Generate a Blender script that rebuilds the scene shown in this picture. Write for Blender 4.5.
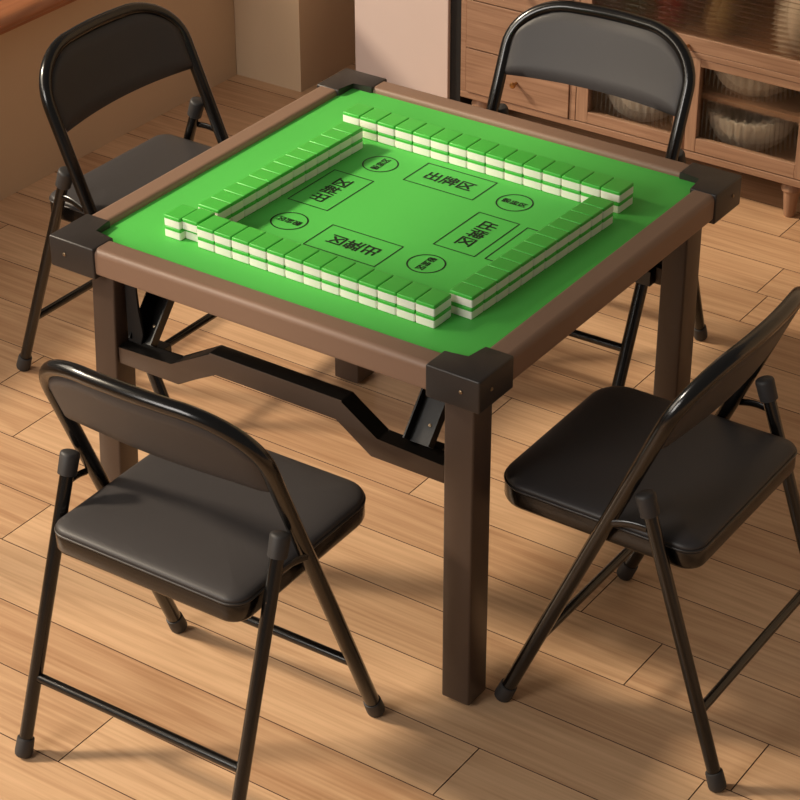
import bpy, bmesh, math, random
from mathutils import Vector, Matrix, Euler
random.seed(7)
PI = math.pi
for o in list(bpy.data.objects): bpy.data.objects.remove(o)
SC = bpy.context.scene
COL = SC.collection

# ------------------------------------------------------------------ camera
FPX, YAW, PITCH, ROLL = 2223.24, 2.17200, -0.549423, -0.0025145
d = Vector((math.cos(PITCH)*math.cos(YAW), math.cos(PITCH)*math.sin(YAW), math.sin(PITCH)))
r = Vector((math.sin(YAW), -math.cos(YAW), 0)); u = r.cross(d)
r2 = r*math.cos(ROLL)+u*math.sin(ROLL); u2 = -r*math.sin(ROLL)+u*math.cos(ROLL)
cam = bpy.data.cameras.new('camera'); cam.sensor_width = 36; cam.lens = FPX*36/800; cam.clip_start = .05
co = bpy.data.objects.new('camera', cam); COL.objects.link(co)
m = Matrix((r2, u2, -d)).transposed().to_4x4(); m.translation = Vector((2.039216, -2.987489, 2.486675))
co.matrix_world = m
SC.camera = co

# ------------------------------------------------------------------ light
w = bpy.data.worlds.new('world'); SC.world = w; w.use_nodes = True
bg = w.node_tree.nodes['Background']; bg.inputs[0].default_value = (1.0, .92, .84, 1); bg.inputs[1].default_value = .13
def sun_like(name, direction, strength, angle, color):
    l = bpy.data.lights.new(name, 'SUN'); l.energy = strength; l.angle = math.radians(angle); l.color = color
    o = bpy.data.objects.new(name, l); COL.objects.link(o)
    o.rotation_euler = Vector(direction).to_track_quat('-Z', 'Y').to_euler(); o.location = (-3, -2, 4)
    return o
az, el = math.radians(24), math.radians(37)
sun_like('sun', (math.cos(az)*math.cos(el), math.sin(az)*math.cos(el), -math.sin(el)), 3.9, 7, (1, .89, .76))
def area(name, loc, target, size, power, color):
    l = bpy.data.lights.new(name, 'AREA'); l.shape = 'RECTANGLE'; l.size, l.size_y = size; l.energy = power; l.color = color
    o = bpy.data.objects.new(name, l); COL.objects.link(o); o.location = loc
    o.rotation_euler = (Vector(target)-Vector(loc)).to_track_quat('-Z', 'Y').to_euler()
    return o
area('window_light', (-2.5, -1.6, 2.2), (0, 0, .4), (2.2, 1.3), 45, (1, .93, .84))
area('front_fill_light', (-1.0, -4.4, 2.6), (0, 0, .4), (1.8, 1.6), 92, (1, .94, .87))  # added fill to brighten the front faces; no window on this side
SC.view_settings.view_transform = 'Standard'; SC.view_settings.look = 'None'
SC.view_settings.exposure = 0.0; SC.view_settings.gamma = 1; SC.view_settings.use_curve_mapping = False

# ------------------------------------------------------------------ materials
def lin(c): return tuple(((v/255)/12.92 if v/255 <= .04045 else ((v/255+.055)/1.055)**2.4) for v in c)
def mat(name, rgb, rough=.5, metal=0, spec=.5, coat=0, bump=0, bscale=200, var=0, vscale=6, sub=0):
    m = bpy.data.materials.new(name); m.use_nodes = True; nt = m.node_tree; N = nt.nodes; b = N['Principled BSDF']
    c = lin(rgb)
    b.inputs['Base Color'].default_value = (*c, 1); b.inputs['Roughness'].default_value = rough
    b.inputs['Metallic'].default_value = metal; b.inputs['Specular IOR Level'].default_value = spec
    b.inputs['Coat Weight'].default_value = coat; b.inputs['Coat Roughness'].default_value = .1
    if sub:
        b.inputs['Subsurface Weight'].default_value = sub; b.inputs['Subsurface Radius'].default_value = (.01, .01, .008); b.inputs['Subsurface Scale'].default_value = .3
    tc = N.new('ShaderNodeTexCoord')
    if bump:
        n = N.new('ShaderNodeTexNoise'); n.inputs['Scale'].default_value = bscale; n.inputs['Detail'].default_value = 4
        nt.links.new(tc.outputs['Object'], n.inputs['Vector'])
        bp = N.new('ShaderNodeBump'); bp.inputs['Strength'].default_value = bump; bp.inputs['Distance'].default_value = .001
        nt.links.new(n.outputs['Fac'], bp.inputs['Height']); nt.links.new(bp.outputs[0], b.inputs['Normal'])
    n = N.new('ShaderNodeTexNoise'); n.inputs['Scale'].default_value = vscale; n.inputs['Detail'].default_value = 3
    nt.links.new(tc.outputs['Object'], n.inputs['Vector'])
    mx = N.new('ShaderNodeMix'); mx.data_type = 'RGBA'
    k = var
    mx.inputs[6].default_value = (*[v*(1-k) for v in c], 1); mx.inputs[7].default_value = (*[min(1, v*(1+k)) for v in c], 1)
    nt.links.new(n.outputs['Fac'], mx.inputs[0]); nt.links.new(mx.outputs[2], b.inputs['Base Color'])
    return m
def wood(name, dark, light, axis='X', scale=1.0, rough=.5, board_attr=False, coat=0, ring=.5):
    m = bpy.data.materials.new(name); m.use_nodes = True; nt = m.node_tree; N = nt.nodes; L = nt.links; b = N['Principled BSDF']
    b.inputs['Roughness'].default_value = rough; b.inputs['Specular IOR Level'].default_value = .4
    b.inputs['Coat Weight'].default_value = coat; b.inputs['Coat Roughness'].default_value = .25
    tc = N.new('ShaderNodeTexCoord'); src = tc.outputs['Object']
    if board_attr:
        at = N.new('ShaderNodeAttribute'); at.attribute_name = 'board'
        ad = N.new('ShaderNodeVectorMath'); ad.operation = 'ADD'; L.new(src, ad.inputs[0])
        ml = N.new('ShaderNodeVectorMath'); ml.operation = 'SCALE'; ml.inputs['Scale'].default_value = 9.0
        L.new(at.outputs['Vector'], ml.inputs[0]); L.new(ml.outputs[0], ad.inputs[1]); src = ad.outputs[0]
    mp = N.new('ShaderNodeMapping'); st = {'X': (.8, 7, 7), 'Y': (7, .8, 7), 'Z': (7, 7, .8)}[axis]
    mp.inputs['Scale'].default_value = tuple(s*scale for s in st); L.new(src, mp.inputs['Vector'])
    # cathedral figure: contours of a stretched noise
    n1 = N.new('ShaderNodeTexNoise'); n1.inputs['Scale'].default_value = 1.1; n1.inputs['Detail'].default_value = 1.5; L.new(mp.outputs[0], n1.inputs['Vector'])
    mt = N.new('ShaderNodeMath'); mt.operation = 'MULTIPLY'; mt.inputs[1].default_value = 60; L.new(n1.outputs['Fac'], mt.inputs[0])
    sn = N.new('ShaderNodeMath'); sn.operation = 'SINE'; L.new(mt.outputs[0], sn.inputs[0])
    mr = N.new('ShaderNodeMapRange'); mr.inputs[1].default_value = -1; mr.inputs[2].default_value = 1; L.new(sn.outputs[0], mr.inputs[0])
    mp2 = N.new('ShaderNodeMapping'); st2 = {'X': (3.5, 130, 130), 'Y': (90, 3, 90), 'Z': (90, 90, 3)}[axis]; mp2.inputs['Scale'].default_value = tuple(s*scale for s in st2); L.new(src, mp2.inputs['Vector'])
    n2 = N.new('ShaderNodeTexNoise'); n2.inputs['Scale'].default_value = 1.0; n2.inputs['Detail'].default_value = 3; L.new(mp2.outputs[0], n2.inputs['Vector'])
    n3 = N.new('ShaderNodeTexNoise'); n3.inputs['Scale'].default_value = .6; L.new(mp.outputs[0], n3.inputs['Vector'])
    def mul(a, k):
        q = N.new('ShaderNodeMath'); q.operation = 'MULTIPLY'; q.inputs[1].default_value = k; L.new(a, q.inputs[0]); return q.outputs[0]
    def add(a, c):
        q = N.new('ShaderNodeMath'); q.operation = 'ADD'; L.new(a, q.inputs[0]); L.new(c, q.inputs[1]); return q.outputs[0]
    f = add(add(mul(mr.outputs[0], .15*ring*2), mul(n2.outputs['Fac'], .85)), mul(n3.outputs['Fac'], .20))
    if board_attr:
        sp = N.new('ShaderNodeSeparateXYZ'); L.new(at.outputs['Vector'], sp.inputs[0]); f = add(f, mul(sp.outputs[2], .35))
    rp = N.new('ShaderNodeMapRange'); rp.inputs[1].default_value = .25; rp.inputs[2].default_value = 1.05; L.new(f, rp.inputs[0])
    mx = N.new('ShaderNodeMix'); mx.data_type = 'RGBA'; mx.inputs[6].default_value = (*lin(dark), 1); mx.inputs[7].default_value = (*lin(light), 1)
    L.new(rp.outputs[0], mx.inputs[0]); L.new(mx.outputs[2], b.inputs['Base Color'])
    bp = N.new('ShaderNodeBump'); bp.inputs['Strength'].default_value = .12; bp.inputs['Distance'].default_value = .001
    L.new(n2.outputs['Fac'], bp.inputs['Height']); L.new(bp.outputs[0], b.inputs['Normal'])
    return m
def glass(name, rgb=(255, 255, 255), ior=1.3, rough=0.0, clear=.5):
    m = bpy.data.materials.new(name); m.use_nodes = True; nt = m.node_tree; N = nt.nodes; L = nt.links
    N.remove(N['Principled BSDF']); out = N['Material Output']
    g = N.new('ShaderNodeBsdfGlass'); g.inputs['Color'].default_value = (*lin(rgb), 1); g.inputs['IOR'].default_value = ior; g.inputs['Roughness'].default_value = rough
    t = N.new('ShaderNodeBsdfTransparent'); t.inputs[0].default_value = (*lin(rgb), 1)
    mx = N.new('ShaderNodeMixShader'); mx.inputs[0].default_value = clear
    L.new(g.outputs[0], mx.inputs[1]); L.new(t.outputs[0], mx.inputs[2]); L.new(mx.outputs[0], out.inputs[0])
    return m
M = {}
M['floor'] = wood('oak_floor', (158, 114, 80), (214, 176, 138), 'X', 1.0, .38, True, 0.0, .5)
M['gap'] = mat('floor_joint', (74, 44, 26), .8)
M['wall'] = mat('wall_paint', (208, 182, 150), .85, bump=.15, bscale=300, var=.03)
M['sill'] = wood('sill_wood', (140, 82, 50), (182, 120, 80), 'Y', 1, .3, coat=.3)
M['white_frame'] = mat('window_frame_paint', (225, 215, 205), .4)
M['pinkish'] = mat('pale_lacquer', (216, 196, 188), .45, var=.02)
M['cabwood'] = wood('cabinet_oak', (132, 98, 76), (182, 145, 118), 'X', 1.3, .5)
M['cabwoodz'] = wood('cabinet_oak_upright', (132, 98, 76), (182, 145, 118), 'Z', 1.3, .5)
M['inner'] = wood('cabinet_interior', (92, 58, 38), (126, 84, 58), 'X', 1.3, .6)
M['brass'] = mat('brass', (176, 134, 84), .3, metal=1)
M['felt'] = mat('green_table_surface', (84, 192, 82), .6, spec=.25, bump=.06, bscale=900, var=.03, vscale=5)
M['ink'] = mat('dark_green_print', (2, 26, 6), .6)
M['taupe'] = mat('taupe_painted_rim', (134, 106, 88), .45, spec=.45, bump=.05, bscale=700)
M['bracket'] = mat('dark_grey_plastic_corner', (48, 43, 41), .4, spec=.45, bump=.1, bscale=900)
M['legpaint'] = mat('brown_powder_coat', (72, 57, 48), .38, spec=.5, bump=.05, bscale=900)
M['darkmetal'] = mat('black_brown_metal', (15, 13, 12), .28, spec=.55)
M['screw'] = mat('screw_metal', (150, 130, 105), .4, metal=.8)
M['tube'] = mat('glossy_dark_tube', (13, 11, 10), .22, spec=.5, coat=.2)
M['leather'] = mat('dark_grey_leatherette', (60, 57, 57), .46, spec=.35, bump=.12, bscale=650, var=.04)
M['leather_back'] = mat('black_leatherette_back', (60, 58, 59), .46, spec=.35, bump=.12, bscale=650, var=.04)
M['piping'] = mat('seat_piping', (52, 48, 46), .35)
M['rubber'] = mat('grey_rubber_cap', (48, 46, 46), .55)
M['ivory'] = mat('ivory_tile_body', (250, 242, 234), .3, spec=.5, sub=0)
M['tilegreen'] = mat('green_tile_back', (72, 190, 68), .38, spec=.5)
M['crystal'] = glass('crystal', (250, 248, 244), 1.45, .02, .12)
_nt = M['crystal'].node_tree; _m = _nt.nodes.new('ShaderNodeMixShader'); _d = _nt.nodes.new('ShaderNodeBsdfTranslucent'); _d2 = _nt.nodes.new('ShaderNodeBsdfDiffuse'); _m2 = _nt.nodes.new('ShaderNodeMixShader')
for _q in (_d, _d2): _q.inputs[0].default_value = (.92, .90, .86, 1)
_nt.links.new(_d.outputs[0], _m2.inputs[1]); _nt.links.new(_d2.outputs[0], _m2.inputs[2])
_src = _nt.nodes['Material Output'].inputs[0].links[0].from_socket
_nt.links.new(_src, _m.inputs[1]); _nt.links.new(_m2.outputs[0], _m.inputs[2]); _m.inputs[0].default_value = .85; _nt.links.new(_m.outputs[0], _nt.nodes['Material Output'].inputs[0])
M['pane'] = glass('ribbed_pane', (252, 250, 246), 1.38, .0, .66)
M['pane_upper'] = glass('ribbed_pane_upper', (244, 238, 230), 1.40, .0, .42)
M['windowpane'] = glass('window_pane', (255, 252, 246), 1.02, .0, .97)
M['porcelain'] = mat('white_porcelain', (240, 234, 224), .25, coat=.3)
M['redglass'] = mat('red_ceramic', (120, 24, 18), .3, coat=.4)
M['amber'] = mat('olive_ceramic', (150, 125, 80), .35, coat=.3)
M['greenglass'] = mat('dark_green_ceramic', (60, 78, 50), .3, coat=.3)
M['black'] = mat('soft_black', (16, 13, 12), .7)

# ------------------------------------------------------------------ helpers
def obj(name, bm, m, parent=None, smooth=None):
    me = bpy.data.meshes.new(name); bmesh.ops.recalc_face_normals(bm, faces=bm.faces[:])
    bm.to_mesh(me); bm.free()
    for mm in (m if isinstance(m, (list, tuple)) else [m]): me.materials.append(mm)
    o = bpy.data.objects.new(name, me); COL.objects.link(o)
    if parent: o.parent = parent
    if smooth:
        for p in me.polygons: p.use_smooth = True
        me.set_sharp_from_angle(angle=math.radians(smooth))
    return o
def tag(o, label=None, cat=None, group=None, kind=None):
    if label: o['label'] = label
    if cat: o['category'] = cat
    if group: o['group'] = group
    if kind: o['kind'] = kind
    return o
def thing(name, label, cat, loc=(0, 0, 0), rz=0, group=None):
    o = bpy.data.objects.new(name, None); COL.objects.link(o); o.empty_display_size = .05
    o.location = loc; o.rotation_euler = (0, 0, rz)
    return tag(o, label, cat, group)
KIDS = {}
def dup(o, parent=None):
    c = o.copy(); COL.objects.link(c)
    if parent: c.parent = parent; c.matrix_parent_inverse = o.matrix_parent_inverse.copy()
    for ch in [x for x in bpy.data.objects if x.parent == o]: dup(ch, c)
    return c
def box(bm, x0, x1, y0, y1, z0, z1, bev=0, seg=2, mi=0):
    vs = [bm.verts.new((x, y, z)) for x in (x0, x1) for y in (y0, y1) for z in (z0, z1)]
    F = [(0, 1, 3, 2), (4, 6, 7, 5), (0, 4, 5, 1), (2, 3, 7, 6), (0, 2, 6, 4), (1, 5, 7, 3)]
    fs = [bm.faces.new([vs[i] for i in f]) for f in F]
    for f in fs: f.material_index = mi
    if bev:
        es = list({e for f in fs for e in f.edges})
        rs = bmesh.ops.bevel(bm, geom=es, offset=bev, segments=seg, affect='EDGES', profile=.5)
        for f in rs['faces']: f.material_index = mi
    return bm
def prism(bm, poly, n, a, b, bev=0, seg=2):
    """extrude 2D poly; n axis: 'x','y','z' from a to b"""
    def P(p, t):
        return {'x': (t, p[0], p[1]), 'y': (p[0], t, p[1]), 'z': (p[0], p[1], t)}[n]
    A = [bm.verts.new(P(p, a)) for p in poly]; B = [bm.verts.new(P(p, b)) for p in poly]
    fs = [bm.faces.new(A), bm.faces.new(B[::-1])]
    for i in range(len(poly)):
        j = (i+1) % len(poly); fs.append(bm.faces.new((A[j], A[i], B[i], B[j])))
    if bev:
        es = list({e for f in fs for e in f.edges})
        bmesh.ops.bevel(bm, geom=es, offset=bev, segments=seg, affect='EDGES', profile=.5)
    return bm
def tube(bm, pts, rad, seg=14, caps=True, flat=1.0, closed=False):
    pts = [Vector(p) for p in pts]; n = len(pts)
    rad = rad if isinstance(rad, (list, tuple)) else [rad]*n
    T = []
    for i in range(n):
        a = pts[i-1] if (i > 0 or closed) else pts[0]; b = pts[(i+1) % n] if (i < n-1 or closed) else pts[-1]
        T.append((b-a).normalized())
    ref = Vector((0, 0, 1)) if abs(T[0].z) < .9 else Vector((0, 1, 0))
    N0 = (ref-T[0]*ref.dot(T[0])).normalized(); rings = []
    for i in range(n):
        N0 = (N0-T[i]*N0.dot(T[i])).normalized(); B0 = T[i].cross(N0)
        rings.append([bm.verts.new(pts[i]+(N0*math.cos(2*PI*k/seg)+B0*math.sin(2*PI*k/seg)*flat)*rad[i]) for k in range(seg)])
    m = n if closed else n-1
    for i in range(m):
        A, B = rings[i], rings[(i+1) % n]
        for k in range(seg): bm.faces.new((A[k], A[(k+1) % seg], B[(k+1) % seg], B[k]))
    if caps and not closed:
        bm.faces.new(rings[0][::-1]); bm.faces.new(rings[-1])
    return bm
def lathe(bm, prof, seg=32, c=(0, 0, 0), ripple=None):
    rings = []
    for (rr, z) in prof:
        if rr < 1e-6: rings.append([bm.verts.new((c[0], c[1], c[2]+z))]); continue
        ring = []
        for k in range(seg):
            a = 2*PI*k/seg; q = rr*(1+(ripple(a, z) if ripple else 0))
            ring.append(bm.verts.new((c[0]+q*math.cos(a), c[1]+q*math.sin(a), c[2]+z)))
        rings.append(ring)
    for A, B in zip(rings, rings[1:]):
        for k in range(seg):
            j = (k+1) % seg
            if len(A) == 1 and len(B) == 1: continue
            if len(A) == 1: bm.faces.new((A[0], B[j], B[k]))
            elif len(B) == 1: bm.faces.new((A[k], A[j], B[0]))
            else: bm.faces.new((A[k], A[j], B[j], B[k]))
    return bm
def rrect(x0, x1, y0, y1, r, n=6, inset=0):
    """r = (rear, front) or scalar corner radii, rear = low y"""
    ra, rb = r if isinstance(r, tuple) else (r, r)
    x0 += inset; x1 -= inset; y0 += inset; y1 -= inset; ra = max(ra-inset, .0008); rb = max(rb-inset, .0008)
    out = []
    for cx, cy, rr, a0 in ((x1-ra, y0+ra, ra, -PI/2), (x1-rb, y1-rb, rb, 0), (x0+rb, y1-rb, rb, PI/2), (x0+ra, y0+ra, ra, PI)):
        for k in range(n+1):
            a = a0+PI/2*k/n; out.append((cx+rr*math.cos(a), cy+rr*math.sin(a)))
    return out
def loft(bm, loops, cap0=True, cap1=True, mi=0):
    R = [[bm.verts.new(p) for p in l] for l in loops]
    n = len(R[0]); fs = []
    for A, B in zip(R, R[1:]):
        for k in range(n): fs.append(bm.faces.new((A[k], A[(k+1) % n], B[(k+1) % n], B[k])))
    if cap0: fs.append(bm.faces.new(R[0][::-1]))
    if cap1: fs.append(bm.faces.new(R[-1]))
    for f in fs: f.material_index = mi
    return bm
def BM(): return bmesh.new()

# ------------------------------------------------------------------ setting
def build_floor():
    bm = BM(); lay = bm.loops.layers.float_color.new('board'); pw = .1435; g = .0011
    y0 = -.788; L = 1.459
    known = {(-.931): -.075, (-.644): .496, (-.2135): .615, (-.357): .90, (1.2215): .158, (-.07): .444, (.0735): -.04}
    rows = range(-22, 22)
    for i in rows:
        ya = y0+i*pw; yb = ya+pw
        x = None
        for k, v in known.items():
            if abs(ya-k) < .03: x = v
        if x is None: x = random.uniform(0, L)
        x -= L*4
        while x < 4:
            a, b = max(x, -3.5), min(x+L, 4)
            if b > a:
                fs0 = len(bm.faces)
                vs = [bm.verts.new(p) for p in ((a+g, ya+g, 0), (b-g, ya+g, 0), (b-g, yb-g, 0), (a+g, yb-g, 0))]
                vb = [bm.verts.new((v.co.x+sx*g*.9, v.co.y+sy*g*.9, -.0022)) for v, (sx, sy) in zip(vs, ((-1, -1), (1, -1), (1, 1), (-1, 1)))]
                col = (random.random(), random.random(), random.random(), 1)
                fl = [bm.faces.new(vs)]+[bm.faces.new((vb[k], vb[(k+1) % 4], vs[(k+1) % 4], vs[k])) for k in range(4)]
                for f in fl[1:]: f.material_index = 1
                for f in fl:
                    for lp in f.loops: lp[lay] = col
            x += L
    box(bm, -3.5, 4, -4, 2.6, -.08, -.0022, mi=1)
    return tag(obj('floor', bm, [M['floor'], M['gap']]), kind='structure')
build_floor()
WX = -1.629; WT = .14; SZ = .445
b = BM(); box(b, WX-WT, WX, -4, 1.552, 0, SZ-.002)
tag(obj('wall_left', b, M['wall']), kind='structure')
b = BM(); box(b, WX-WT, WX, -4, 1.552, 2.35, 2.7)
tag(obj('trim_1', b, M['wall']), kind='structure')
b = BM(); box(b, WX-WT, -1.405, 1.554, 2.02, 0, 2.7)
tag(obj('wall_corner', b, M['wall']), kind='structure')
b = BM(); box(b, WX-WT, 4, 2.022, 2.15, 0, 2.7)
tag(obj('wall_back', b, M['wall']), kind='structure')
# sill with rounded nose
b = BM()
prof = [(WX-.30, SZ), (WX+.035, SZ), (WX+.046, SZ+.004), (WX+.048, SZ+.012), (WX+.058, SZ+.018), (WX+.064, SZ+.030), (WX+.060, SZ+.042), (WX+.048, SZ+.050), (WX+.03, SZ+.052), (WX-.30, SZ+.052)]
prism(b, [(p[0], p[1]) for p in prof], 'y', -3.9, 1.55)
tag(obj('trim_2', b, M['sill'], smooth=40), kind='structure')
win = tag(bpy.data.objects.new('window_1', None), kind='structure'); COL.objects.link(win)
b = BM(); x0 = WX-.125
box(b, x0, x0+.05, -3.9, 1.55, SZ+.053, SZ+.10, .004); box(b, x0, x0+.05, -3.9, 1.55, 2.28, 2.345, .004)
for y in (-3.87, -2.5, -1.1, .3, 1.51): box(b, x0+.004, x0+.046, y-.03, y+.03, SZ+.101, 2.279, .003)
obj('window_frame', b, M['white_frame'], win)
b = BM(); box(b, x0+.02, x0+.026, -3.82, 1.47, SZ+.102, 2.278)
obj('window_pane', b, M['windowpane'], win)

# ------------------------------------------------------------------ tall cabinet, sideboard
CY = 1.59
t = thing('tall_cabinet', 'tall plain pinkish-white cabinet standing left of the wooden sideboard', 'cabinet', (-1.095, 1.79, 0))
b = BM(); box(b, -.15, .15, -.178, .2, .002, 1.9, .003); obj('body', b, M['pinkish'], t)
b = BM(); box(b, .1505, .184, -.190, .2, .002, 1.9, .001); shade_ = obj('gap_shade', b, M['black'], t); shade_['label'] = 'black strip standing in for the shade of the gap beside the sideboard'  # black filler strip stands in for the shade in the gap
b = BM(); box(b, -.15, .15, -.2, -.180, .03, 1.895, .002); obj('door', b, M['pinkish'], t)
DX = -1.405+.006
t = thing('sideboard', 'wooden sideboard with drawers at left and ribbed glass doors at right', 'sideboard', (0, CY, 0))
Z0, Z1, D, XL, XR = .098, .80, .40, -.905, .115
b = BM()
box(b, XL, XL+.017, 0, D, Z0+.0185, Z1-.0185, .0015)            # left side
box(b, XR-.022, XR, 0, D, Z0+.0185, Z1-.0185, .0015)           # right side
box(b, XL, XR, 0, D, Z0, Z0+.018, .0015)                    # bottom
box(b, XL, XR+.01, -.01, D, Z1-.018, Z1, .002)     # top
box(b, XL+.018, XR-.023, D-.012, D-.002, Z0+.019, Z1-.019, mi=1)    # back panel
box(b, -.572, -.5545, 0, D-.014, Z0+.019, Z1-.019, .0012)     # divider
box(b, -.5535, XR-.023, .0, D-.014, .3665, .3805, .0012)   # mid rail
box(b, -.2445, -.2405, 0.002, D-.014, Z0+.019, .3655, mi=1)
obj('carcass', b, [M['cabwood'], M['inner']], t)
b = BM(); box(b, -.553, -.246, .04, D-.014, .247, .262, .001); obj('shelf', b, M['cabwood'], t)
b = BM(); box(b, -.239, XR-.023, .04, D-.014, .247, .262, .001); obj('shelf', b, M['cabwood'], t)
def knob(parent, x, y, z):
    b = BM(); lathe(b, [(0, 0), (.004, 0), (.0035, .008), (.0045, .012), (.008, .016), (.0085, .020), (.006, .024), (0, .025)], 18)
    bmesh.ops.rotate(b, verts=b.verts[:], matrix=Matrix.Rotation(PI/2, 3, 'X')); bmesh.ops.translate(b, verts=b.verts[:], vec=(x, y, z))
    o = obj('knob', b, M['brass'], parent, 40); o['label'] = 'small brass knob'
for za, zb in ((.1185, .2405), (.2435, .3740), (.3770, .507), (.510, .640), (.643, .778)):
    b = BM(); box(b, -.886, -.5735, -.004, .014, za, zb, .0015); dr = obj('drawer', b, M['cabwood'], t)
    knob(dr, -.7297, -.0045, (za+zb)/2)
def ribbed(x0, x1, z0, z1, y, vertical=True, pitch=.011, amp=.0022):
    b = BM(); n = int(((x1-x0) if vertical else (z1-z0))/pitch)*8
    F, Bk = [], []
    for i in range(n+1):
        s = i/n; off = amp*abs(math.sin(PI*i/8))
        if vertical:
            x = x0+(x1-x0)*s; F.append([b.verts.new((x, y-off, z0)), b.verts.new((x, y-off, z1))]); Bk.append([b.verts.new((x, y+.004, z0)), b.verts.new((x, y+.004, z1))])
        else:
            z = z0+(z1-z0)*s; F.append([b.verts.new((x0, y-off, z)), b.verts.new((x1, y-off, z))]); Bk.append([b.verts.new((x0, y+.004, z)), b.verts.new((x1, y+.004, z))])
    for A in (F, Bk):
        for p, q in zip(A, A[1:]): b.faces.new((p[0], q[0], q[1], p[1]))
    for k in (0, 1):
        for i in range(n): b.faces.new((F[i][k], F[i+1][k], Bk[i+1][k], Bk[i][k]))
    b.faces.new((F[0][0], F[0][1], Bk[0][1], Bk[0][0])); b.faces.new((F[-1][0], F[-1][1], Bk[-1][1], Bk[-1][0]))
    return b
def gdoor(x0, x1, z0, z1, sl, sr, rb, rt, vertical, kx, kz, pitch, amp):
    b = BM(); ya, yb = 0.001, .018
    box(b, x0, x0+sl, ya, yb, z0, z1, .0012, mi=1); box(b, x1-sr, x1, ya, yb, z0, z1, .0012, mi=1)
    box(b, x0+sl, x1-sr, ya+.0005, yb, z0, z0+rb, .0012); box(b, x0+sl, x1-sr, ya+.0005, yb, z1-rt, z1, .0012)
    dd = obj('glass_door', b, [M['cabwood'], M['cabwoodz']], t)
    g = obj('glass_pane', ribbed(x0+sl-.003, x1-sr+.003, z0+rb-.003, z1-rt+.003, .011, vertical, pitch, amp), M['pane'] if vertical else M['pane_upper'], dd, 60)
    g['label'] = 'ribbed glass pane'
    if kx: knob(dd, kx, .0005, kz)
# the doors sit inside the carcass front
gdoor(-.5535, -.2455, .1185, .3655, .034, .030, .030, .020, True, -.536, .232, .0115, .0040)
gdoor(-.2395, XR-.0235, .1185, .3655, .030, .030, .037, .020, True, None, 0, .0115, .0040)
gdoor(-.5535, XR-.0235, .3815, Z1-.020, .034, .034, .037, .037, False, -.246, .394, .0125, .0055)
for x in (-.86, .045):
    for y in (.035, .36):
        b = BM(); lathe(b, [(0, .0), (.0125, 0), (.014, .003), (.0205, .068), (.0255, .072), (.0265, .079), (.0235, .084), (.021, .0975), (0, .0975)], 24, (x, y, 0))
        obj('leg', b, M['cabwoodz'], t, 40)
# crockery
def bowl_bm(R, h):
    rip = lambda a, z: .055*math.cos(30*a)*min(1, max(0, z/h*3))
    b = BM(); lathe(b, [(0, .004), (R*.45, .004), (R*.5, 0), (R*.55, .003), (R*.82, h*.28), (R*.97, h*.62), (R*1.04, h), (R*1.0, h), (R*.92, h*.64), (R*.77, h*.33), (R*.5, .008), (0, .009)], 240, ripple=rip)
    return b
def bowls(x, y, z, R, h, label):
    o = obj('crystal_bowl', bowl_bm(R, h), M['crystal'], None, 60); o.location = (x, y, z); tag(o, label, 'bowl', 'cut glass bowls in the sideboard')
bowls(-.425, CY+.135, .1165, .095, .085, 'cut crystal bowl behind the lower glass door, under the far chair backrest')
bowls(-.122, CY+.130, .1165, .104, .098, 'ribbed crystal bowl on the bottom of the right glass compartment')
bowls(-.120, CY+.135, .2625, .104, .076, 'ribbed crystal bowl on the inner shelf above another bowl')
def pot(name, m, prof, x, y, z, label, cat):
    b = BM(); lathe(b, prof, 40); o = obj(name, b, m, None, 50); o.location = (x, y, z); tag(o, label, cat)
pot('ceramic_jar', M['porcelain'], [(0, 0), (.038, 0), (.044, .006), (.054, .05), (.057, .10), (.054, .135), (.040, .155), (.038, .165), (.034, .165), (.036, .15), (.049, .13), (.052, .10), (.046, .01), (0, .01)], -.010, CY+.12, .381, 'glossy white jar behind the horizontally ribbed upper glass', 'jar')
pot('glass_jar', M['redglass'], [(0, 0), (.03, 0), (.034, .005), (.038, .05), (.034, .09), (.018, .11), (.018, .14), (.014, .14), (0, .135)], -.350, CY+.11, .381, 'dark red jar behind the ribbed upper glass', 'jar')
pot('vase', M['amber'], [(0, 0), (.024, 0), (.03, .005), (.04, .04), (.03, .08), (.016, .12), (.022, .16), (.018, .16), (0, .10)], -.215, CY+.11, .381, 'olive brown vase behind the ribbed upper glass, left of the white jar', 'vase')
pot('bottle', M['greenglass'], [(0, 0), (.022, 0), (.025, .004), (.025, .09), (.010, .12), (.010, .16), (0, .16)], -.455, CY+.11, .381, 'dark green bottle behind the ribbed upper glass, just above the chair backrest', 'bottle')

# ------------------------------------------------------------------ table
H = .687; F = H-.012; A = .45
table = thing('mahjong_table', 'square folding mahjong table with green top, brown rim and black corners', 'table')
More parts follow.
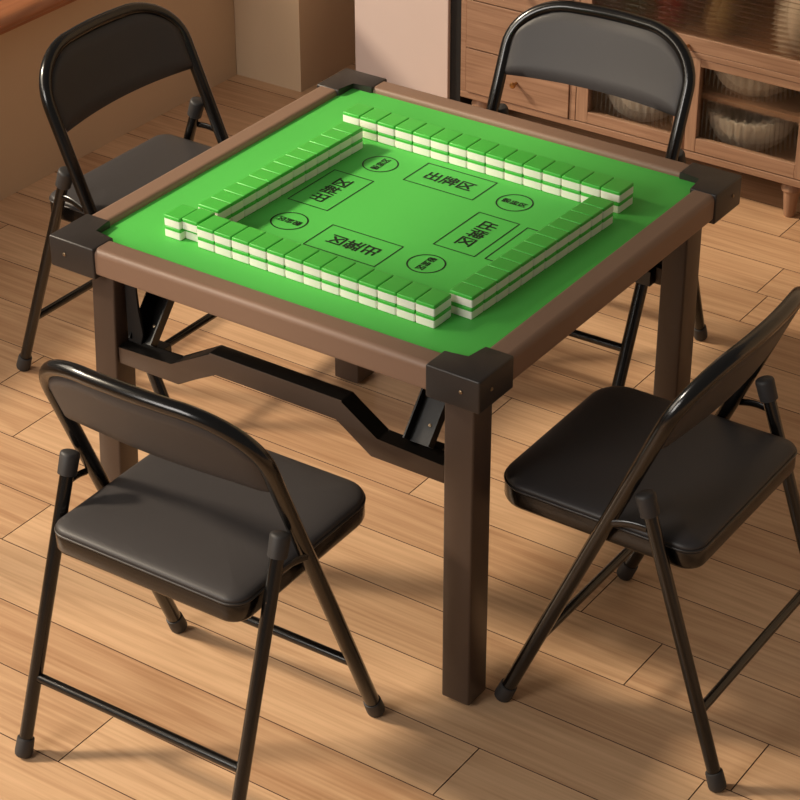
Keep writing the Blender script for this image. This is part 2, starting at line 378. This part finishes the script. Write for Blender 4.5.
# printed top
bm = BM(); box(bm, -.402, .402, -.402, .402, F-.022, F, mi=0)
for f in bm.faces: f.material_index = 2 if f.calc_center_median().z < F-.001 else 0
SH = (-.011, .016)
zt = F+.0005
def linerect(x0, x1, y0, y1, w=.0024):
    for a in ((x0, x1, y0, y0+w), (x0, x1, y1-w, y1), (x0, x0+w, y0+w, y1-w), (x1-w, x1, y0+w, y1-w)):
        vs = [bm.verts.new((x+SH[0], y+SH[1], zt)) for x, y in ((a[0], a[2]), (a[1], a[2]), (a[1], a[3]), (a[0], a[3]))]
        bm.faces.new(vs).material_index = 1
linerect(-.063, .092, -.226, -.134); linerect(-.063, .092, .087, .175)
linerect(.127, .215, -.0975, .055); linerect(-.193, -.102, -.097, .052)
linerect(.232, .320, -.093, .051)
def circ(cx, cy, R=.0335, w=.0028, n=48):
    cx += SH[0]; cy += SH[1]
    I = [bm.verts.new((cx+(R-w/2)*math.cos(2*PI*k/n), cy+(R-w/2)*math.sin(2*PI*k/n), zt)) for k in range(n)]
    O = [bm.verts.new((cx+(R+w/2)*math.cos(2*PI*k/n), cy+(R+w/2)*math.sin(2*PI*k/n), zt)) for k in range(n)]
    for k in range(n):
        j = (k+1) % n; bm.faces.new((I[k], O[k], O[j], I[j])).material_index = 1
def text(s, cx, cy, ang, size, off):
    cu = bpy.data.curves.new('t', 'FONT'); cu.body = s; cu.size = size; cu.align_x = 'CENTER'; cu.align_y = 'CENTER'; cu.space_character = 1.0
    to = bpy.data.objects.new('t', cu); COL.objects.link(to); bpy.context.view_layer.update()
    me = bpy.data.meshes.new_from_object(to.evaluated_get(bpy.context.evaluated_depsgraph_get()))
    xs = [v.co.x for v in me.vertices]; ys = [v.co.y for v in me.vertices]
    mx, my = (min(xs)+max(xs))/2, (min(ys)+max(ys))/2
    me.transform(Matrix.Translation((cx+SH[0], cy+SH[1], zt)) @ Matrix.Rotation(ang, 4, 'Z') @ Matrix.Translation((-mx, -my, 0)))
    n0 = len(bm.faces)
    for i, (dx, dy) in enumerate(((1, 1), (-1, 1), (1, -1), (-1, -1))):
        me.transform(Matrix.Translation((dx*off, dy*off, .00004*i))); bm.from_mesh(me); me.transform(Matrix.Translation((-dx*off, -dy*off, -.00004*i)))
    bm.faces.ensure_lookup_table()
    for f in bm.faces[n0:]: f.material_index = 1
    bpy.data.objects.remove(to); bpy.data.curves.remove(cu); bpy.data.meshes.remove(me)
TX = '\u51fa\u724c\u533a'; TC = '\u9ab0\u76c5\u533a'
text(TX, .0145, -.180, PI, .036, .0007); text(TX, .0145, .131, 0, .036, .0007)
text(TX, .171, -.0212, -PI/2, .036, .0007); text(TX, -.1475, -.0225, PI/2, .036, .0007)
for (cx, cy), a in (((-.135, .119), PI/2), ((.161, .122), 0), ((.159, -.165), -PI/2), ((-.1355, -.167), PI)):
    circ(cx, cy); text(TC, cx, cy, a, .0172, .0004)
tp = bpy.data.meshes.new('tabletop'); bm.normal_update()
for f in bm.faces:
    if f.material_index == 1 and f.normal.z < 0: f.normal_flip()
bm.to_mesh(tp); bm.free()
for k in ('felt', 'ink', 'black'): tp.materials.append(M[k])
o = bpy.data.objects.new('tabletop', tp); COL.objects.link(o); o.parent = table; o['label'] = 'green playing surface printed with black boxes, circles and Chinese characters'
# rim rails: rounded profile in (across, z), across from inside (0) to outside (.05)
rp = [(.0, F-.010), (.0, F+.003), (.0008, F+.0055), (.0030, H-.0028), (.0060, H-.0012), (.0095, H-.0008), (.0105, H-.0008), (.0360, H-.0008), (.0370, H-.0008), (.0410, H-.0016), (.0445, H-.0040), (.0470, H-.0075), (.0480, H-.0118), (.0480, H-.0130), (.0480, H-.0450), (.0480, H-.0465), (.0468, H-.0495), (.0440, H-.0510), (.0, H-.0510)]
def rail(k):
    b = BM(); poly = [(-(A-.0495)-a, z) for a, z in rp]   # along front edge, y = -A
    prism(b, [(y, z) for y, z in poly], 'x', -.352, .352)
    bmesh.ops.rotate(b, verts=b.verts[:], matrix=Matrix.Rotation(k*PI/2, 3, 'Z'))
    obj('rim_rail', b, M['taupe'], table, 35)
for k in range(4): rail(k)
def bracket(k):
    b = BM(); i = .396; e = .3485; Aq = A+.002
    poly = [(Aq, -Aq), (Aq, -e), (i, -e), (i, -i), (e, -i), (e, -Aq)]
    prism(b, poly, 'z', H-.060, H+.0008, .0035, 3)
    bmesh.ops.rotate(b, verts=b.verts[:], matrix=Matrix.Rotation(k*PI/2, 3, 'Z'))
    br = obj('corner_bracket', b, M['bracket'], table, 35)
    for pos, nrm in (((Aq-.035, -Aq-.0008, H-.028), (0, -1, 0)), ((Aq+.0008, -Aq+.035, H-.028), (1, 0, 0))):
        b = BM(); lathe(b, [(0, -.001), (.0034, -.001), (.0034, .0006), (.0022, .0015), (0, .0015)], 16)
        q = Vector((0, 0, 1)).rotation_difference(Vector(nrm)).to_matrix()
        bmesh.ops.rotate(b, verts=b.verts[:], matrix=q); bmesh.ops.translate(b, verts=b.verts[:], vec=pos)
        bmesh.ops.rotate(b, verts=b.verts[:], matrix=Matrix.Rotation(k*PI/2, 3, 'Z'))
        obj('rivet', b, M['screw'], br, 40)
for k in range(4): bracket(k)
# legs
LO, LW = .4255, .0575
for sx in (1, -1):
    for sy in (-1, 1):
        b = BM(); xs, ys = {(1, -1): ((.368, LO), (-LO, -.368)), (-1, -1): ((-.382, -.330), (-LO, -.372)), (1, 1): ((.340, .392), (.366, LO)), (-1, 1): ((-LO, -.362), (.354, LO))}[sx, sy]
        box(b, xs[0], xs[1], ys[0], ys[1], .006, H-.0605, .004, 3)
        if (sx, sy) == (-1, -1):
            for v in b.verts: v.co.x -= .030*max(0, (.60-v.co.z)/.60)
        lg = obj('leg', b, M['legpaint'], table, 35)
        b = BM(); lathe(b, [(0, 0), (.019, 0), (.020, .001), (.020, .0058), (0, .0058)], 24, ((xs[0]+xs[1])/2-(.029 if (sx, sy) == (-1, -1) else 0), (ys[0]+ys[1])/2, 0)); obj('foot_pad', b, M['darkmetal'], lg, 40)
# bent stretchers between the legs of a pair
def zig(dz):
    return [(-.3670, .4435+dz), (-.184, .4555+dz), (-.1125, .4985+dz), (.146, .4985+dz), (.2165, .4495+dz), (.3670, .4495+dz)]
for sy in (-1, 1):
    b = BM(); xa, xb = (-.3355, .3670) if sy < 0 else (-.3610, .3390); lo = [(xa, .4480), (-.1990, .4480), (-.1130, .5000), (.1480, .5000), (.2180, .4480), (xb, .4480)]
    hi = [(xa, .4840), (-.2120, .4840), (-.1230, .5390), (.1590, .5390), (.2310, .4860), (xb, .4860)]
    y0, y1 = sorted((sy*.421, sy*.385))
    prism(b, lo+hi[::-1], 'y', y0, y1, .0025, 2)
    b.normal_update(); bmesh.ops.recalc_face_normals(b, faces=b.faces[:])
    for f in b.faces: f.material_index = 1 if f.normal.z > .5 else 0
    obj('stretcher', b, [M['legpaint'], M['darkmetal']], table, 30)
for sg in (1, -1):
    k = -.329 if sg > 0 else .339
    b = BM(); prism(b, [(k, .604), (k+sg*.026, .604), (k+sg*.028, .560), (k+sg*.036, .510), (k+sg*.030, .487), (k, .487)], 'y', sg*-.400, sg*-.3945, .001, 1)
    obj('hinge_plate', b, M['black'], table)
# folding struts: channels from stretcher up to the underside
def strut(x, sy):
    b = BM(); y0, z0, y1, z1 = .392, .487, .255, .650; w = .026
    L_ = math.hypot(y1-y0, z1-z0); dy, dz = (y1-y0)/L_, (z1-z0)/L_; ny, nz = dz, -dy     # channel web normal
    def P(s, t): return (sy*(y0+dy*s+ny*t), z0+dz*s+nz*t)
    for xa, xb, ta, tb in ((x-w, x+w, 0, .003), (x-w, x-w+.003, .003, .020), (x+w-.003, x+w, .003, .020)):
        poly = [P(0, ta), P(L_, ta), P(L_, tb), P(0, tb)]
        prism(b, poly, 'x', xa, xb)
    s = obj('folding_strut', b, M['darkmetal'], table)
    s['label'] = 'black folding strut'
    b = BM(); lathe(b, [(0, 0), (.003, 0), (.003, .0012), (0, .002)], 14)
    q = Vector((0, 0, 1)).rotation_difference(Vector((0, sy*ny, nz))).to_matrix()
    bmesh.ops.rotate(b, verts=b.verts[:], matrix=q); p = P(.035, .0032); bmesh.ops.translate(b, verts=b.verts[:], vec=(x+.006, p[0], p[1]))
    obj('rivet', b, M['screw'], s)
    b = BM(); ya, yb = sorted((sy*.3845, sy*.362)); box(b, x-w-.010, x+w+.010, ya, yb, .4520, .4835, .001); obj('strut_hinge', b, M['darkmetal'], s)
for sy in (-1, 1):
    strut(-.296 if sy < 0 else -.300, sy); strut(.300 if sy < 0 else .285, sy)
for sx in (-1, 1):
    b = BM(); box(b, min(sx*.28, sx*.335), max(sx*.28, sx*.335), -.395, .395, H-.052, H-.0345, .001); obj('underside_channel', b, M['darkmetal'], table)
b = BM(); box(b, -.3945, .3945, -.3945, .3945, H-.0337, H-.0342+.001, 0); b.free()

# ------------------------------------------------------------------ mahjong tiles
TW, TD, TH = .0378, .0515, .0216
GRP = 'mahjong tiles stacked in walls on the green table'
def tile_proto():
    b = BM()
    lp = lambda z, i: [(x, y, z) for x, y in rrect(-TW/2, TW/2, -TD/2, TD/2, .0028, 3, i)]
    loft(b, [lp(0.0001, .0016), lp(.0006, .0006), lp(.0016, 0), lp(.0024, 0), lp(.0144, 0), lp(.0152, 0)])
    root = obj('mahjong_tile', b, M['ivory'], None, 45)
    b = BM(); loft(b, [lp(.0152, .0), lp(.0158, .0), lp(.0190, 0), lp(.0198, 0), lp(.0209, .0006), lp(.0215, .0017), lp(.0216, .0026), lp(.0216, .0060)])
    g = obj('green_back', b, M['tilegreen'], root, 45); g['label'] = 'green back layer'
    tag(root, 'x', 'tile', GRP)
    return root
proto = tile_proto(); first = [True]
def tile(x, y, layer, rz, label, sx=1, sy=1):
    if first[0]: o = proto; first[0] = False
    else: o = dup(proto)
    o.location = (x+SH[0], y+SH[1], F+.0002+layer*TH); o.rotation_euler = (0, 0, rz); o.scale = (sx, sy, 1); o['label'] = label
    return o
ORD = 'first second third fourth fifth sixth seventh eighth ninth tenth eleventh twelfth thirteenth fourteenth fifteenth'.split()
LAY = ('lower', 'upper')
def wall(n, p0, p1, rz, sx, where, frm, sy=1):
    for i in range(n):
        for l in (0, 1):
            s = (i+.5)/n; x = p0[0]+(p1[0]-p0[0])*s; y = p0[1]+(p1[1]-p0[1])*s
            tile(x+random.uniform(-.0002, .0002), y+random.uniform(-.0004, .0004), l, rz, f'green-backed tile in the {where}, {LAY[l]} layer, {ORD[i]} from its {frm} end', sx, sy)
wall(13, (-.2085, -.3135), (.2985, -.3225), -.012, .998, 'front row', 'left')
wall(15, (-.2790, .2230), (.3420, .2140), -.014, 1.062, 'back row', 'left')
wall(12, (.3090, -.2880), (.3270, .1530), PI/2-.03, .955, 'right-hand row', 'near', .9)
wall(12, (-.2355, -.2730), (-.2270, .1600), PI/2-.02, .94, 'left-hand row', 'near', .94)
tile(-.2295, -.3065, 1, -.012, 'green-backed tile jutting out at the left corner beside the front row, upper layer', .93)
tile(-.2295, -.2995, 0, -.012, 'green-backed tile set back under the jutting tile at the left corner', .93)
for l in (0, 1): tile(-.2648, -.3125, l, -.012, f'{LAY[l]} tile of the pair standing apart at the left corner', .96)

# ------------------------------------------------------------------ folding chairs
c = dict(wf=.2175, yf=.2129, wb=.2143, yb=-.0639, zs=.6553, wc=.2083, yc=-.0381, zc=.5225, wr=.2164, yr=-.2129, sw=.1945, sf=.2570, sb=-.1290, zst=.4345)
HS = math.hypot(c['yb']-c['yf'], c['zs']); DY, DZ = (c['yb']-c['yf'])/HS, c['zs']/HS
ARCH_A, ARCH_B = .135, .110
def wid(h): return c['wf']+(c['wb']-c['wf'])*min(1, h/HS)
def Pu(x, h, back=0):
    s = min(1, max(0, (h-.50)/.22)); s = s*s*(3-2*s); q = back+.020*s*(1-(x/c['wb'])**2)
    return (x, c['yf']+DY*h-DZ*q, DZ*h+DY*q)
def arch_h(x, W_, a, bb):
    e = abs(x)-(W_-a)
    return HS+bb*(1 if e <= 0 else math.sqrt(max(0, 1-(e/a)**2)))
def upts():
    pts = [Pu(-wid(h), h) for h in (0.012, .1, .2, .3, .4, .5, .56, .62, .67)]
    W_ = c['wb']; A_ = ARCH_A
    for k in range(0, 13):
        a = PI/2*k/12; pts.append(Pu(-(W_-A_)-A_*math.cos(a), HS+ARCH_B*math.sin(a)))
    for k in (-.6, -.2, .2, .6): pts.append(Pu((W_-A_)*k, HS+ARCH_B+.003*(1-k*k)))
    right = [(-p[0], p[1], p[2]) for p in pts[:-4]][::-1]
    return pts+right
def cap(bm, p, q, r, L_):
    """rubber foot at p pointing from q to p"""
    p, q = Vector(p), Vector(q); dd = (q-p).normalized()
    tube(bm, [p-dd*.002, p+dd*.001, p+dd*.006, p+dd*(L_-.002), p+dd*L_, p+dd*(L_+.001)], [r*.8, r*.95, r, r*.96, r*.92, r*.6], 18)
    for v in bm.verts:
        if v.co.z < 0.0004: v.co.z = .0004
def make_chair():
    root = thing('folding_chair', 'x', 'chair', (0, 0, 0), 0, 'black folding chairs around the mahjong table')
    r = .0135
    b = BM(); tube(b, upts(), r, 18); bf = obj('back_frame', b, M['tube'], root, 60); bf['label'] = 'bent tube forming the back hoop and both front legs'
    for s in (-1, 1):
        b = BM(); cap(b, Pu(s*wid(0), .006), Pu(s*wid(.3), .3), .0165, .034); obj('rubber_foot', b, M['rubber'], bf, 60)
    # rear legs
    for s in (-1, 1):
        p0 = Vector((s*c['wr'], c['yr'], 0.004)); p1 = Vector((s*c['wc'], c['yc'], c['zc'])); off = Vector((s*.0035, 0, 0))
        b = BM(); tube(b, [p0+off, p0.lerp(p1, .5)+off, p1+off], .0118, 16); lg = obj('rear_leg', b, M['tube'], root, 60)
        b = BM(); cap(b, p0+off, p1+off, .0158, .032); obj('rubber_foot', b, M['rubber'], lg, 60)
        dd = (p1-p0).normalized(); b = BM()
        tube(b, [p1+off-dd*.038, p1+off-dd*.0375, p1+off-dd*.004, p1+off, p1+off+dd*.002], [.0135, .0162, .0170, .0158, .0125], 18)
        lc = obj('leg_cap', b, M['rubber'], lg, 60); lc['label'] = 'grey rubber cap'
        # link strap between rear leg and back frame
        tz = .462; a = p0.lerp(p1, (tz-.004)/(c['zc']-.004))+Vector((s*.0, .010, 0)); hh = (tz-.008)/DZ; e = Vector(Pu(s*wid(hh), hh))+Vector((0, -.010, 0))
        b = BM(); pts = []
        for k in range(7):
            q = a.lerp(e, k/6); q.z += .004*math.sin(PI*k/6); q.x += s*.0095; pts.append(q)
        tube(b, pts, .0068, 12, flat=.4); obj('hinge_link', b, M['tube'], root, 60)
    # crossbars
    h = .148/DZ; b = BM(); p = Pu(0, h); W_ = wid(h)-.010
    tube(b, [(-W_, c['yf']+DY*h, DZ*h), (W_, c['yf']+DY*h, DZ*h)], .0088, 14); obj('crossbar', b, M['tube'], root, 60)
    t_ = .142/c['zc']; y = c['yr']+(c['yc']-c['yr'])*t_; b = BM(); W_ = c['wr']-.006
    tube(b, [(-W_, y, .142), (W_, y, .142)], .0088, 14); obj('crossbar', b, M['tube'], root, 60)
    # seat
    sw, sf, sb, zs = c['sw'], c['sf'], c['sb'], c['zst']
    R = (.034, .058)
    lp = lambda z, i: [(x, y, z) for x, y in rrect(-sw, sw, sb, sf, R, 8, i)]
    b = BM(); loft(b, [lp(zs-.046, .030), lp(zs-.046, .006), lp(zs-.043, .002), lp(zs-.038, 0), lp(zs-.013, 0), lp(zs-.010, .0015), lp(zs-.010, .02)])
    sp = obj('seat_pan', b, M['tube'], root, 40); sp['label'] = 'glossy metal seat pan'
    b = BM(); prof = [(-.0098, .004), (-.0060, .0012), (-.0020, .0018), (.0014, .006), (.0040, .013), (.0065, .026), (.0088, .050), (.0100, .085), (.0105, .13)]
    L_ = [lp(zs+z, i) for z, i in prof]
    loft(b, L_); st = obj('seat_cushion', b, M['leather'], root, 60)
    b = BM(); pts = lp(zs-.0085, .0005); tube(b, pts, .0022, 8, closed=True); obj('piping', b, M['piping'], st, 60)
    # backrest panel
    b = BM(); nu, nv = 28, 10; HB = .652; Wi = c['wb']-.006
    G = {}
    for side in (0, 1):
        for i in range(nu+1):
            uu = -1+2*i/nu; uu = math.sin(uu*PI/2)
            x = uu*Wi; ht = arch_h(x, Wi, ARCH_A-.006, ARCH_B-.006); hb = HB+.012*(1-uu*uu)
            for j in range(nv+1):
                v = j/nv; h_ = hb+(ht-hb)*v
                ed = min(1, (1-abs(uu))*7, v*7+.0, (1-v)*7); ed = math.sqrt(max(0, 1-(1-ed)**2))
                tt = .0035+.0085*ed
                G[side, i, j] = b.verts.new(Pu(x*(.997), h_, tt if side else -tt))
    for side in (0, 1):
        for i in range(nu):
            for j in range(nv): b.faces.new((G[side, i, j], G[side, i+1, j], G[side, i+1, j+1], G[side, i, j+1]))
    rim = [(i, 0) for i in range(nu)]+[(nu, j) for j in range(nv)]+[(i, nv) for i in range(nu, 0, -1)]+[(0, j) for j in range(nv, 0, -1)]
    for k in range(len(rim)):
        p_, q_ = rim[k], rim[(k+1) % len(rim)]
        b.faces.new((G[(0,)+p_], G[(0,)+q_], G[(1,)+q_], G[(1,)+p_]))
    obj('backrest', b, M['leather_back'], root, 60)
    return root
ch = make_chair()
POSES = [(.0832, -.7369, .0171, 'black folding chair at the lower left, seen from behind its backrest'),
         (.6668, -.1470, 1.5748, 'black folding chair on the right, its backrest cut by the photo edge'),
         (-.8022, .2249, -1.5752, 'black folding chair left of the table, beside the beige wall'),
         (-.0640, .7405, 3.1675, 'black folding chair behind the table, before the wooden sideboard')]
for i, (x, y, a, lab) in enumerate(POSES):
    o = ch if i == 0 else dup(ch)
    o.location = (x, y, 0); o.rotation_euler = (0, 0, a); o['label'] = lab
